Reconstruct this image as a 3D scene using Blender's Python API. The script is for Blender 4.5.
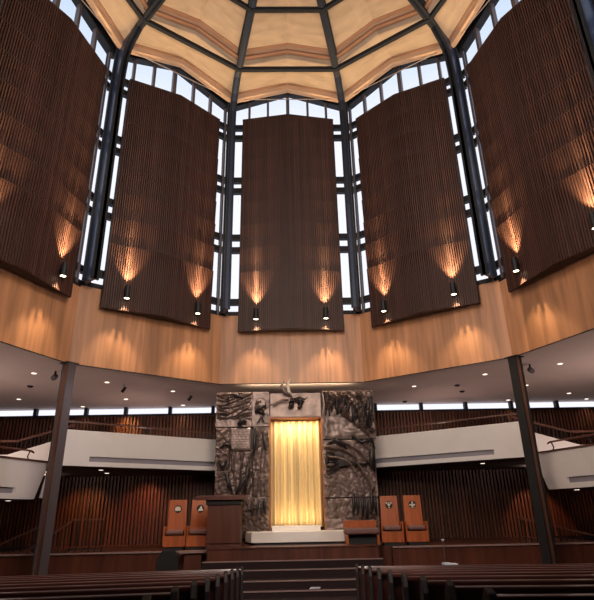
import bpy, math, random
from math import sin, cos, tan, radians, pi, floor, sqrt
from mathutils import Vector, Matrix, noise
random.seed(4)
scn = bpy.context.scene
for o in list(bpy.data.objects): bpy.data.objects.remove(o)
COL = scn.collection
# ------------------------------------------------------------------ camera, world, exposure
# heights in the builders are measured from eye level; everything is lifted by EYE at the end
EYE = 1.72
F, PITCH, YAW, ROLL, CX = 534.5, 0.38184, 0.02119, 0.01989, -0.149
RR = 7.99
AP = RR * cos(radians(18))
CY = 18 - AP
cam = bpy.data.objects.new('camera', bpy.data.cameras.new('camera')); COL.objects.link(cam)
cam.data.sensor_fit = 'HORIZONTAL'; cam.data.sensor_width = 36; cam.data.lens = F / 594 * 36
xh = Vector((cos(YAW), -sin(YAW), 0))
fw = Vector((sin(YAW) * cos(PITCH), cos(YAW) * cos(PITCH), sin(PITCH)))
uh = xh.cross(fw).normalized()
rt = xh * cos(ROLL) - uh * sin(ROLL); up = xh * sin(ROLL) + uh * cos(ROLL)
m = Matrix((rt, up, -fw)).transposed().to_4x4(); m.translation = Vector((CX, 0, 0))
cam.matrix_world = m
scn.camera = cam
scn.view_settings.view_transform = 'Standard'; scn.view_settings.look = 'None'
scn.view_settings.exposure = 0.0; scn.view_settings.gamma = 1.0
scn.view_settings.use_curve_mapping = False
W = bpy.data.worlds.new('sky'); scn.world = W; W.use_nodes = True
nt = W.node_tree; bg = nt.nodes['Background']
tc = nt.nodes.new('ShaderNodeTexCoord'); sx = nt.nodes.new('ShaderNodeSeparateXYZ')
cr = nt.nodes.new('ShaderNodeValToRGB')
nt.links.new(tc.outputs['Generated'], sx.inputs[0]); nt.links.new(sx.outputs['Z'], cr.inputs[0])
cr.color_ramp.elements[0].position = 0.62; cr.color_ramp.elements[0].color = (0.93, 0.93, 1.0, 1)
cr.color_ramp.elements[1].position = 0.78; cr.color_ramp.elements[1].color = (0.50, 0.66, 0.86, 1)
nt.links.new(cr.outputs[0], bg.inputs[0]); bg.inputs[1].default_value = 1.18

def light(name, typ, loc, target, energy, color=(1, .72, .42), size=.1, cone=60, blend=.6, sizey=None):
    d = bpy.data.lights.new(name, typ); d.energy = energy; d.color = color
    if typ == 'SPOT':
        d.spot_size = radians(cone); d.spot_blend = blend; d.shadow_soft_size = size
    elif typ == 'AREA':
        d.size = size
        if sizey: d.shape = 'RECTANGLE'; d.size_y = sizey
    else: d.shadow_soft_size = size
    o = bpy.data.objects.new(name, d); COL.objects.link(o); o.location = loc
    if target is not None:
        o.rotation_euler = (Vector(target) - Vector(loc)).to_track_quat('-Z', 'Y').to_euler()
    return o
# added area fills over the rear of the hall, out of view, not real lamps
light('fill_ceiling', 'AREA', (0, 5.2, 7.6), (0, 13, 17), 690, (1, .84, .70), 3.0, sizey=.8)
light('fill_front', 'AREA', (0, 4.0, 6.5), (0, 17.5, 5.0), 330, (1, .72, .45), 3.0, sizey=.8)
light('fill_parapets', 'AREA', (0, 5.0, 3.9), (0, 19, 2.3), 310, (1, .86, .78), 3.0, sizey=.4)
for sx_ in (-1, 1):
    light('ark_graze', 'SPOT', (sx_ * 1.65 + .1, 16.55, 6.2), (sx_ * 1.65 + .1, 17.5, 1.2), 260 if sx_ < 0 else 170, (1, .86, .76), .03, 44, .8)
    light('soffit_fill_side', 'SPOT', (sx_ * 10.2, 15.2, .95), (sx_ * 8.6, 16.2, 4.16), 260, (1, .78, .68), .1, 150, .5)  # added spot hidden behind the parapet to brighten the plaster ceiling
    light('soffit_fill_balcony', 'SPOT', (sx_ * 5.6, 20.3, 1.75), (sx_ * 5.2, 20.0, 4.16), 70, (1, .74, .64), .1, 150, .5)  # added spot on the balcony floor, lifts the ceiling near the windows
    light('soffit_fill_balcony', 'SPOT', (sx_ * 9.0, 20.3, 1.3), (sx_ * 8.6, 20.0, 4.16), 70, (1, .74, .64), .1, 150, .5)  # second added ceiling fill, farther out
    light('ark_spot', 'SPOT', (sx_ * 2.6, 10.2, 4.0), (sx_ * 1.5, 17.6, 1.7), 170 if sx_ < 0 else 60, (1, .92, .84), .08, 34, .6)

light('step_fill', 'SPOT', (.1, 11.0, 4.0), (.1, 16.9, -.45), 260, (1, .93, .85), .05, 15, .8)  # added spot without a fixture, brightens the marble step
light('ark_cove', 'AREA', (.2, 18.0, 3.88), (.2, 17.95, 6), 22, (1, .80, .52), 3.6, sizey=.12)

# ------------------------------------------------------------------ materials
def mat(name, col, rough=.5, metal=0, noise_amt=0, scale=(1, 1, 1), plank=0, coat=0, spec=.5, bump=0, emit=0, coord='UV', seam=0):
    M = bpy.data.materials.new(name); M.use_nodes = True
    nt = M.node_tree; b = nt.nodes['Principled BSDF']
    b.inputs['Roughness'].default_value = rough; b.inputs['Metallic'].default_value = metal
    b.inputs['Specular IOR Level'].default_value = spec; b.inputs['Coat Weight'].default_value = coat
    b.inputs['Base Color'].default_value = (*col, 1)
    if emit:
        b.inputs['Emission Color'].default_value = (*col, 1); b.inputs['Emission Strength'].default_value = emit
    L = nt.links
    if noise_amt or plank:
        tc = nt.nodes.new('ShaderNodeTexCoord'); mp = nt.nodes.new('ShaderNodeMapping')
        mp.inputs['Scale'].default_value = scale
        L.new(tc.outputs[coord], mp.inputs[0])
        nz = nt.nodes.new('ShaderNodeTexNoise'); nz.inputs['Scale'].default_value = 1; nz.inputs['Detail'].default_value = 5
        nz.inputs['Distortion'].default_value = .4
        L.new(mp.outputs[0], nz.inputs[0])
        val = nz.outputs[0]
        mr = nt.nodes.new('ShaderNodeMapRange'); mr.inputs[1].default_value = .3; mr.inputs[2].default_value = .7
        mr.inputs[3].default_value = 1 - noise_amt; mr.inputs[4].default_value = 1 + noise_amt
        L.new(val, mr.inputs[0]); fac = mr.outputs[0]
        if plank:
            sp = nt.nodes.new('ShaderNodeSeparateXYZ'); L.new(tc.outputs[coord], sp.inputs[0])
            dv = nt.nodes.new('ShaderNodeMath'); dv.operation = 'DIVIDE'; dv.inputs[1].default_value = plank
            L.new(sp.outputs[0], dv.inputs[0])
            fl = nt.nodes.new('ShaderNodeMath'); fl.operation = 'FLOOR'; L.new(dv.outputs[0], fl.inputs[0])
            wn = nt.nodes.new('ShaderNodeTexWhiteNoise'); wn.noise_dimensions = '1D'; L.new(fl.outputs[0], wn.inputs['W'])
            m2 = nt.nodes.new('ShaderNodeMapRange'); m2.inputs[3].default_value = 1 - seam; m2.inputs[4].default_value = 1 + seam
            L.new(wn.outputs[0], m2.inputs[0])
            mu = nt.nodes.new('ShaderNodeMath'); mu.operation = 'MULTIPLY'; L.new(fac, mu.inputs[0]); L.new(m2.outputs[0], mu.inputs[1])
            fac = mu.outputs[0]
        vm = nt.nodes.new('ShaderNodeVectorMath'); vm.operation = 'SCALE'; vm.inputs[0].default_value = col
        L.new(fac, vm.inputs['Scale']); L.new(vm.outputs[0], b.inputs['Base Color'])
        if bump:
            bp = nt.nodes.new('ShaderNodeBump'); bp.inputs['Strength'].default_value = bump; bp.inputs['Distance'].default_value = .02
            L.new(val, bp.inputs['Height']); L.new(bp.outputs[0], b.inputs['Normal'])
    return M
M_DRUM = mat('oak veneer panelling', (.44, .215, .110), .42, noise_amt=.28, scale=(5, .35, 1), plank=.62, seam=.16)
M_SLAT = mat('dark stained slats', (.056, .024, .018), .5, spec=.35, noise_amt=.3, scale=(9, .25, 1), plank=.1, seam=.25)
M_BACK = mat('slat backing', (.035, .019, .015), .8, noise_amt=.2, scale=(2, 2, 1))
M_ROOF = mat('tan ceiling boards', (.46, .325, .225), .8, noise_amt=.13, scale=(1.2, 5, 1), plank=1.0, seam=.03)
M_LIP = mat('pale ceiling edge board', (.60, .37, .23), .7, noise_amt=.1, scale=(1, 6, 1))
M_LIP2 = mat('brown ceiling step board', (.26, .125, .075), .7, noise_amt=.1, scale=(1, 6, 1))
M_STEEL = mat('navy painted steel', (.030, .044, .10), .35, noise_amt=.15, scale=(2, 2, 1), coat=.2)  # blue light on the side faces is put into this colour
M_STEELD = mat('shaded navy flange', (.004, .006, .011), .65, noise_amt=.15, scale=(2, 2, 1))  # same steel as the web, with shade on the flanges put into the colour
M_DARK = mat('dark bronze frame', (.006, .006, .009), .7, noise_amt=.15, scale=(3, 3, 1))
M_MULL = mat('grey brown mullion', (.10, .075, .075), .5, noise_amt=.1, scale=(3, 3, 1))
M_WALLSLAT = mat('walnut wall slats', (.105, .033, .016), .5, noise_amt=.3, scale=(9, .4, 1), plank=.15, seam=.25)
M_SOFFIT = mat('painted plaster ceiling', (.55, .43, .40), .85, noise_amt=.04, scale=(.6, .6, 1))
M_UNDER = mat('dark gallery underside', (.05, .03, .026), .85, noise_amt=.1, scale=(1, 1, 1))
M_WHITE = mat('cream balcony plaster', (.90, .85, .82), .75, noise_amt=.03, scale=(1, 1, 1))
M_GREY = mat('grey recessed band', (.30, .28, .32), .7, noise_amt=.03, scale=(1, 1, 1))
M_RAIL = mat('handrail timber', (.13, .055, .038), .4, noise_amt=.2, scale=(1, 8, 1))
M_STAGE = mat('mahogany stage boards', (.11, .034, .020), .35, noise_amt=.3, scale=(6, .6, 1), plank=.5, seam=.12)
M_STEP = mat('stair nosing', (.30, .20, .19), .5, noise_amt=.1, scale=(4, 4, 1))
M_CARPET = mat('dark carpet', (.022, .010, .011), .95, noise_amt=.25, scale=(30, 30, 1))
M_THRONE = mat('cherry chair wood', (.42, .105, .030), .35, noise_amt=.25, scale=(9, .9, 1))
M_CUSH = mat('mauve leather', (.20, .095, .085), .5, noise_amt=.1, scale=(5, 5, 1))
M_PEW = mat('dark pew mahogany', (.060, .019, .016), .3, noise_amt=.3, scale=(.6, 9, 1), coat=.3)
M_PEWEND = mat('near black pew end', (.010, .006, .007), .7, noise_amt=.2, scale=(3, 3, 1))
M_BLACK = mat('black metal', (.008, .008, .010), .6, noise_amt=.1, scale=(3, 3, 1))
M_MARBLE = mat('pale marble', (.88, .83, .77), .35, noise_amt=.05, scale=(2, 3, 1))
M_MARBLE2 = mat('grey marble return', (.50, .47, .46), .35, noise_amt=.05, scale=(2, 3, 1))
M_BRONZE = mat('cast bronze', (.235, .172, .152), .42, metal=.35, noise_amt=.3, scale=(3, 3, 3), bump=.5, coord='Object')
M_BRONZED = mat('dark cast bronze', (.035, .028, .028), .4, metal=.4, noise_amt=.3, scale=(4, 4, 4), coord='Object')
M_GOLD = mat('gold curtain cloth', (.84, .66, .36), .5, metal=.0, noise_amt=.32, scale=(1.6, .12, 1))
M_ARKSIDE = mat('recess timber', (.35, .12, .04), .5, noise_amt=.2, scale=(6, .6, 1))
M_COLW = mat('column timber cladding', (.20, .085, .055), .5, noise_amt=.25, scale=(6, .5, 1))
M_COLG = mat('column grey steel', (.085, .070, .078), .45, noise_amt=.2, scale=(3, .6, 1))
M_LENS = mat('glowing lamp lens', (1, .86, .62), .5, emit=9)
M_LENS2 = mat('glowing downlight lens', (1, .86, .70), .5, emit=2)
M_PAPER = mat('white paper', (.55, .58, .68), .7, noise_amt=.03, scale=(3, 3, 1))
M_PALE = mat('pale inlay', (.75, .68, .55), .5, noise_amt=.03, scale=(3, 3, 1))
M_WIRE = mat('pale steel cable', (.42, .33, .28), .5, noise_amt=.05, scale=(3, 3, 1))
M_GLASS = bpy.data.materials.new('window glass'); M_GLASS.use_nodes = True
_n = M_GLASS.node_tree; _n.nodes.remove(_n.nodes['Principled BSDF'])
_t = _n.nodes.new('ShaderNodeBsdfTransparent'); _g = _n.nodes.new('ShaderNodeBsdfGlossy'); _x = _n.nodes.new('ShaderNodeMixShader')
_t.inputs[0].default_value = (.97, .98, 1, 1); _g.inputs['Roughness'].default_value = 0; _x.inputs[0].default_value = .03
_n.links.new(_t.outputs[0], _x.inputs[1]); _n.links.new(_g.outputs[0], _x.inputs[2])
_n.links.new(_x.outputs[0], _n.nodes['Material Output'].inputs[0])

# ------------------------------------------------------------------ mesh helpers
class MB:
    def __init__(s): s.v = []; s.f = []; s.uv = []; s.sm = []; s.m = []
    def face(s, pts, uvs=None, smooth=False, mi=0):
        i = len(s.v); s.v += [tuple(p) for p in pts]; s.f.append(tuple(range(i, i + len(pts))))
        if uvs is None:
            p = [Vector(q) for q in pts]; n = Vector((0, 0, 0))
            for k in range(len(p)): n += p[k].cross(p[(k + 1) % len(p)])
            n = n.normalized() if n.length > 1e-9 else Vector((0, 0, 1))
            if abs(n.z) > .8: a, b = Vector((1, 0, 0)), Vector((0, 1, 0))
            else: a = Vector((-n.y, n.x, 0)).normalized(); b = Vector((0, 0, 1))
            uvs = [(q.dot(a), q.dot(b)) for q in p]
        s.uv.append(uvs); s.sm.append(smooth); s.m.append(mi)
    def hexa(s, p, mi=0):   # p: 4 bottom ccw, 4 top ccw
        for q in ((3, 2, 1, 0), (4, 5, 6, 7), (0, 1, 5, 4), (1, 2, 6, 5), (2, 3, 7, 6), (3, 0, 4, 7)):
            s.face([p[i] for i in q], mi=mi)
    def box(s, x0, x1, y0, y1, z0, z1, mi=0):
        x0, x1 = min(x0, x1), max(x0, x1); y0, y1 = min(y0, y1), max(y0, y1); z0, z1 = min(z0, z1), max(z0, z1)
        s.hexa([(x0, y0, z0), (x1, y0, z0), (x1, y1, z0), (x0, y1, z0), (x0, y0, z1), (x1, y0, z1), (x1, y1, z1), (x0, y1, z1)], mi)
    def prism(s, poly, z0, z1, mi=0):   # plan polygon ccw
        a = sum(poly[i][0] * poly[(i + 1) % len(poly)][1] - poly[(i + 1) % len(poly)][0] * poly[i][1] for i in range(len(poly)))
        if a < 0: poly = poly[::-1]
        s.face([(x, y, z0) for x, y in poly[::-1]], mi=mi); s.face([(x, y, z1) for x, y in poly], mi=mi)
        for i in range(len(poly)):
            a, b = poly[i], poly[(i + 1) % len(poly)]
            s.face([(*a, z0), (*b, z0), (*b, z1), (*a, z1)], mi=mi)
    def slab(s, pts, off, mi=0):        # polygon extruded by vector off
        off = Vector(off); p = [Vector(q) for q in pts]; q = [a + off for a in p]
        s.face(p[::-1], mi=mi); s.face(q, mi=mi)
        for i in range(len(p)):
            j = (i + 1) % len(p); s.face([p[i], p[j], q[j], q[i]], mi=mi)
    def bar(s, a, b, w, h=None, upv=(0, 0, 1), mi=0):
        h = h or w; a = Vector(a); b = Vector(b); d = (b - a).normalized(); u = Vector(upv)
        if abs(d.dot(u)) > .98: u = Vector((0, 1, 0))
        r = d.cross(u).normalized(); u = r.cross(d).normalized()
        o = [-r * w / 2 - u * h / 2, r * w / 2 - u * h / 2, r * w / 2 + u * h / 2, -r * w / 2 + u * h / 2]
        s.hexa([a + k for k in o] + [b + k for k in o], mi)
    def tube(s, pts, rad, n=10, caps=True, mi=0):
        pts = [Vector(p) for p in pts]; rads = rad if isinstance(rad, (list, tuple)) else [rad] * len(pts)
        rings = []
        d0 = (pts[1] - pts[0]).normalized(); u = Vector((0, 0, 1)) if abs(d0.z) < .9 else Vector((1, 0, 0))
        for i, p in enumerate(pts):
            d = (pts[min(i + 1, len(pts) - 1)] - pts[max(i - 1, 0)]).normalized()
            r = d.cross(u).normalized(); u = r.cross(d).normalized()
            rings.append([p + (r * cos(2 * pi * k / n) + u * sin(2 * pi * k / n)) * rads[i] for k in range(n)])
        for i in range(len(rings) - 1):
            for k in range(n):
                j = (k + 1) % n; s.face([rings[i][k], rings[i][j], rings[i + 1][j], rings[i + 1][k]], smooth=True, mi=mi)
        if caps: s.face(rings[0][::-1], mi=mi); s.face(rings[-1], mi=mi)
    def build(s, name, mats, parent=None, bevel=0):
        me = bpy.data.meshes.new(name); me.from_pydata(s.v, [], s.f)
        ul = me.uv_layers.new(name='UVMap'); k = 0
        for uvs in s.uv:
            for q in uvs: ul.data[k].uv = q; k += 1
        me.polygons.foreach_set('use_smooth', s.sm)
        if not isinstance(mats, (list, tuple)): mats = [mats]
        for q in mats: me.materials.append(q)
        me.polygons.foreach_set('material_index', s.m)
        import bmesh
        bm = bmesh.new(); bm.from_mesh(me); bmesh.ops.remove_doubles(bm, verts=bm.verts, dist=1e-5)
        bmesh.ops.recalc_face_normals(bm, faces=bm.faces); bm.to_mesh(me); bm.free()
        o = bpy.data.objects.new(name, me); COL.objects.link(o); o.parent = parent
        if bevel:
            b = o.modifiers.new('bevel', 'BEVEL'); b.width = bevel; b.segments = 2; b.limit_method = 'ANGLE'
        return o
def thing(name, label, cat, loc=(0, 0, 0), rz=0, group=None, kind=None):
    o = bpy.data.objects.new(name, None); COL.objects.link(o); o.location = loc; o.rotation_euler = (0, 0, rz)
    return tag(o, label, cat, group, kind)
def tag(o, label=None, cat=None, group=None, kind=None):
    if label: o['label'] = label
    if cat: o['category'] = cat
    if group: o['group'] = group
    if kind: o['kind'] = kind
    return o
def struct(o, label=None): return tag(o, label, None, None, 'structure')
def copy_tree(o, parent=None):
    c = o.copy(); COL.objects.link(c); c.parent = parent
    for ch in list(o.children): copy_tree(ch, c)
    return c
def setloc(o, loc, rz=None):
    o.location = loc
    if rz is not None: o.rotation_euler = (0, 0, rz)
def FP(th, u, a, z=0):  # point on facet: angle th, along u, distance a from the hall's axis
    t = radians(th); return plan(a * sin(t) + u * cos(t), CY + a * cos(t) - u * sin(t), z)
def VP(th, r, z=0):
    t = radians(th); return plan(r * sin(t), CY + r * cos(t), z)
Y0 = CY + RR * cos(radians(54)); KL = 1.05     # the plan is a ten-sided figure, slightly broader and longer behind its front corners
def plan(x, y, z): return Vector((x * (1 + .062 * max(0, min(1, (Y0 - y) / (Y0 - CY)))), longer(y), z))
def longer(y): return y if y > Y0 else Y0 + (y - Y0) * KL
def facet_rot(th):
    d = FP(th, 2.3, AP) - FP(th, -2.3, AP); return math.atan2(d.y, d.x)
def facet_len(th): return (FP(th, 2.3, AP) - FP(th, -2.3, AP)).length / 4.6
T18 = tan(radians(18)); C18 = cos(radians(18))

# ------------------------------------------------------------------ the drum: wood fascia ring
Z_SOF, Z_SILL = 4.16, 6.65
w = MB()
for k in range(10):
    th = 36 * k
    for a, flip in ((AP, 0), (AP + .3, 1)):
        h = a * T18
        w.face([FP(th, -h, a, Z_SOF), FP(th, h, a, Z_SOF), FP(th, h, a, Z_SILL), FP(th, -h, a, Z_SILL)],
               [(-h + k * 7.13, 0), (h + k * 7.13, 0), (h + k * 7.13, 2.5), (-h + k * 7.13, 2.5)])
    for z in (Z_SILL,):
        h0, h1 = AP * T18, (AP + .3) * T18
        w.face([FP(th, -h0, AP, z), FP(th, h0, AP, z), FP(th, h1, AP + .3, z), FP(th, -h1, AP + .3, z)])
struct(w.build('wall_drum', M_DRUM), 'oak veneer fascia ring under the tall windows')
w = MB()   # thin dark edge under the fascia
for k in range(10):
    th = 36 * k; h = (AP - .015) * T18
    w.slab([FP(th, -h, AP - .015, Z_SOF - .01), FP(th, h, AP - .015, Z_SOF - .01), FP(th, h, AP - .015, Z_SOF + .02), FP(th, -h, AP - .015, Z_SOF + .02)], FP(th, 0, .01) - FP(th, 0, 0))
struct(w.build('trim_1', M_DARK), 'thin dark edging along the bottom of the fascia')
# gallery ceiling: everything outside the decagon, flat
w = MB()
XO, YB, YW = 13.5, -4.5, 21.85
inner = [VP(36 * k - 18, RR + .02) for k in range(10)]
def outer(th):
    t = radians(th); dx, dy = sin(t), cos(t); c = []
    if abs(dx) > 1e-6: c.append(XO / abs(dx))
    if dy > 1e-6: c.append((YW + .3 - CY) / dy)
    if dy < -1e-6: c.append((YB - CY) / dy)
    s_ = min(c); return (dx * s_, CY + dy * s_)
angs = sorted(set([36 * k - 18 for k in range(10)] + [math.degrees(math.atan2(sx_ * XO, yy - CY)) % 360 for sx_ in (-1, 1) for yy in (YW + .3, YB)]), key=lambda q: q % 360)
angs = [q % 360 for q in angs]; angs.sort()
def inn(th):
    t = (th + 18) % 36 - 18; r = (RR + .02) * C18 / cos(radians(t)); return VP(th, r)
for i in range(len(angs)):
    a0, a1 = angs[i], angs[(i + 1) % len(angs)]
    p0, p1, q0, q1 = inn(a0), inn(a1), outer(a0), outer(a1)
    w.prism([(p0.x, p0.y), (p1.x, p1.y), q1, q0], Z_SOF, Z_SOF + .25)
struct(w.build('ceiling_gallery', M_SOFFIT), 'flat plaster ceiling over the balconies')

# ------------------------------------------------------------------ windows of the drum (ten facets)
AW = AP + .1                       # glazing plane
HW = AW * T18
Z_HC, Z_HM = 15.98, 16.84           # head height at the corners / at mid facet
SC_E, SC_R, SC_W = AP - .3, AP - .62, 1.86   # screen edge plane, ridge plane, half width
SC_B, SC_T = 5.93, 15.03
def facet_windows(idx, th):
    root = bpy.data.objects.new('window_%d' % idx, None); COL.objects.link(root); root.location = FP(th, 0, AW, Z_SILL)
    root.rotation_euler = (0, 0, facet_rot(th)); root.scale = (facet_len(th), 1, 1); struct(root)
    if idx > 1:
        for ch in list(bpy.data.objects['window_1'].children):
            c = ch.copy(); COL.objects.link(c); c.parent = root
        return
    H = Z_HC - Z_SILL; HM = Z_HM - Z_SILL
    f = MB(); head = lambda u: H + (HM - H) * (1 - abs(u) / HW)
    # transoms beside the column: pairs
    for zc in (15.03, 14.51, 12.43, 11.93, 9.85, 9.31, 7.2, 6.70):
        z = zc - Z_SILL
        for s in (-1, 1): f.box(s * 1.55, s * (HW - .02), -.09, .09, z - .11, z + .11)
    for s in (-1, 1):
        f.box(s * (HW - .20), s * (HW - .14), -.07, .07, 0, head(HW - .17))
    f.build('window_frame', M_DARK, root)
    g = MB()
    for u in (-1.62, -.84, 0, .84, 1.62):
        wd = .07 if u == 0 else .045
        z0 = 8.0 if abs(u) < 1.6 else 0
        g.box(u - wd, u + wd, -.10, .08, z0 if z0 else 6.5, head(u) + .05)
    g.build('mullion', M_MULL, root)
    h = MB()
    for s in (-1, 1):
        a, b = (0, HM), (s * HW, H)
        pts = [(a[0], -.12, a[1]), (b[0], -.12, b[1]), (b[0], -.12, b[1] + .55), (a[0], -.12, a[1] + .55)]
        h.slab(pts, (0, .3, 0))
    h.build('window_head', M_DARK, root)
    p = MB()
    for s in (-1, 1):
        p.slab([(0, .03, 0), (s * HW, .03, 0), (s * HW, .03, H + .1), (0, .03, HM + .1)], (0, .012, 0))
    p.build('pane', M_GLASS, root)
ORDER = [0, -36, 36, -72, 72, -108, 108, -144, 144, 180]
for i, th in enumerate(ORDER): facet_windows(i + 1, th)

# ------------------------------------------------------------------ roof
def zr(a): return 16.40 + (5.94 - a) * .52          # underside line of the ribs (by apothem)
def zc_edge(a): return zr(a) + .42
RISE = .38
def rise(a): return (.60 if a > 6.5 else .38) * min(1, a / 3)
w = MB()
tiers = [(7.14, 5.84, -.12), (5.84, 2.6, .16), (2.6, .15, .30)]
for k in range(10):
    th = 36 * k
    for a0, a1, dz in tiers:
        for s in (-1, 1):
            def P(a, e): return FP(th, s * a * T18 * e, a, zc_edge(a) + dz + rise(a) * (1 - e))
            a_ = [P(a0, 0), P(a0, 1), P(a1, 1), P(a1, 0)]
            off = s * .5 + 20 * k
            uv = [(off, a0), (off + s * a0 * T18, a0), (off + s * a1 * T18, a1), (off, a1)]
            w.face(a_, uv)
            w.face([p + Vector((0, 0, .12)) for p in a_], uv)
struct(w.build('ceiling', M_ROOF), 'folded tan boarded roof above the windows')
def ring_lip(name, a, dz0, dz1, wd, mt, label):
    w = MB()
    for k in range(10):
        th = 36 * k
        for s in (-1, 1):
            i0, i1 = a, a + wd
            pts = [FP(th, 0, i0), FP(th, s * i0 * T18, i0), FP(th, s * i1 * T18, i1), FP(th, 0, i1)]
            zz = [zc_edge(a) + rise(a), zc_edge(a), zc_edge(i1), zc_edge(i1) + rise(a)]
            lo = [p + Vector((0, 0, z + dz0)) for p, z in zip(pts, zz)]; hi = [p + Vector((0, 0, z + dz1)) for p, z in zip(pts, zz)]
            w.hexa(lo + hi)
    struct(w.build(name, mt), label)
ring_lip('trim_2', 7.02, -.34, -.08, .16, M_LIP, 'pale board along the eaves, peaked over every window')
ring_lip('trim_3', 6.93, -.15, -.05, .07, M_LIP2, 'thin brown line on the eaves board')
ring_lip('trim_4', 5.72, -.07, .02, .12, M_LIP2, 'brown step board across the roof bays, peaked in each bay')
ring_lip('trim_5', 5.74, .02, .24, .08, M_LIP, 'tan upper step board across the roof bays')
ring_lip('trim_14', 5.60, .13, .22, .10, M_LIP2, 'upper shadow line across the roof bays, built as a brown strip')  # brown strip stands in for the shadow line over the step
ring_lip('trim_6', 2.55, -.05, .5, .16, M_LIP2, 'inner step board near the roof crown')
w = MB()   # sealing wall between window heads and roof
for k in range(10):
    th = 36 * k
    for s in (-1, 1):
        a = AW + .06; h = a * T18
        w.slab([FP(th, 0, a, Z_HM + .2), FP(th, s * h, a, Z_HC + .2), FP(th, s * h, a, 16.7), FP(th, 0, a, 17.4)], FP(th, 0, .1) - FP(th, 0, 0))
        b = 7.10; hb = b * T18; q = [FP(th, 0, b, zc_edge(b) + rise(b) - .1), FP(th, s * hb, b, zc_edge(b) - .1), FP(th, s * h, a, 16.28), FP(th, 0, a, 17.1)]
        w.slab(q, (0, 0, .1))
struct(w.build('wall_eaves', M_DARK), 'dark band between the window heads and the roof')
for nm, a, lb in (('trim_7', 5.94, 'lower ring of straight dark purlins'), ('trim_8', 4.07, 'upper ring of straight dark purlins'), ('trim_9', 2.0, 'innermost ring of dark purlins')):
    w = MB()
    for k in range(10):
        th = 36 * k; h = a * T18
        w.bar(FP(th, -h, a, zr(a) + .08), FP(th, h, a, zr(a) + .08), .14, .16)
    struct(w.build(nm, M_DARK), lb)

# steel ribs
def rib_profile():
    inn_ = [(7.18, Z_SILL - .02), (7.18, 13.9), (7.165, 14.6), (7.12, 15.15), (7.02, 15.55), (6.88, 15.82), (6.7, 16.03), (6.5, zr(6.5 * C18) + .03)]
    out_ = [(7.66, Z_SILL - .02), (7.66, 13.9), (7.64, 14.9), (7.60, 15.7), (7.5, 16.15), (7.25, 16.35), (7.0, 16.5), (6.55, zr(6.5 * C18) + .5)]
    inn_ += [(.25, zr(.25))]; out_ += [(.25, zr(.25) + .45)]
    return inn_, out_
def make_rib(label, group, th):
    root = thing('steel_rib', label, 'beam', VP(th, 7.5, Z_SILL), -radians(th), group)
    inn_, out_ = rib_profile(); L = lambda r, z: (r - 7.5, z - Z_SILL)
    def strip(mb, A, B, hw):
        for i in range(len(A) - 1):
            a0, a1, b0, b1 = L(*A[i]), L(*A[i + 1]), L(*B[i]), L(*B[i + 1])
            mb.hexa([(-hw, a0[0], a0[1]), (hw, a0[0], a0[1]), (hw, b0[0], b0[1]), (-hw, b0[0], b0[1]),
                     (-hw, a1[0], a1[1]), (hw, a1[0], a1[1]), (hw, b1[0], b1[1]), (-hw, b1[0], b1[1])])
    w = MB(); strip(w, inn_, out_, .05); w.build('web', M_STEEL, root)
    def off(A, d): return [(r + d[0], z + d[1]) for r, z in A]
    n = 3
    w = MB(); A = inn_; B = [(r + (.07 if i < n else .05), z + (0 if i < n else .07)) for i, (r, z) in enumerate(inn_)]
    strip(w, A, B, .13); w.build('inner_flange', M_STEELD, root)
    w = MB(); B = out_; A = [(r - (.07 if i < n else .05), z - (0 if i < n else .07)) for i, (r, z) in enumerate(out_)]
    strip(w, A, B, .14); w.build('outer_flange', M_STEELD, root)
    w = MB()
    for s in (-1, 1): w.box(s * .12, s * .20, .36, .42, 0, 9.2)
    w.build('corner_mullion', M_COLG, root)
    return root
rl = {-18: 'dark steel rib rising from the corner left of the centre screen',
      18: 'dark steel rib rising from the corner right of the centre screen',
      -54: 'dark steel rib curving in above the gap beside the far left screen',
      54: 'dark steel rib curving in above the gap beside the far right screen',
      -90: 'dark steel rib cut by the left edge of the picture', 90: 'dark steel rib cut by the right edge of the picture'}
r0 = None
for th in (-18, 18, -54, 54, -90, 90, -126, 126, -162, 162):
    lb = rl.get(th, 'dark steel rib over the %s rear of the hall, %s the middle' % ('left' if th < 0 else 'right', 'nearer' if abs(th) > 150 else 'farther from'))
    if r0 is None: r0 = make_rib(lb, 'steel ribs of the roof', th)
    else:
        c = copy_tree(r0); setloc(c, VP(th, 7.5, Z_SILL), -radians(th)); c['label'] = lb
        if abs(th) > 20:
            d = VP(th, 7.5) - Vector((0, longer(CY), 0)); c.rotation_euler = (0, 0, math.atan2(-d.x, d.y)); c.scale = (1, d.length / 7.5, 1)
w = MB()
for k in range(10):
    w.tube([VP(36 * k - 18, 7.47, 16.02), VP(36 * k + 18, 7.47, 16.02)], .02, 6)
tag(w.build('tie_cable', M_WIRE), 'thin pale cable running round the hall from rib to rib below the eaves', 'cable')

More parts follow.
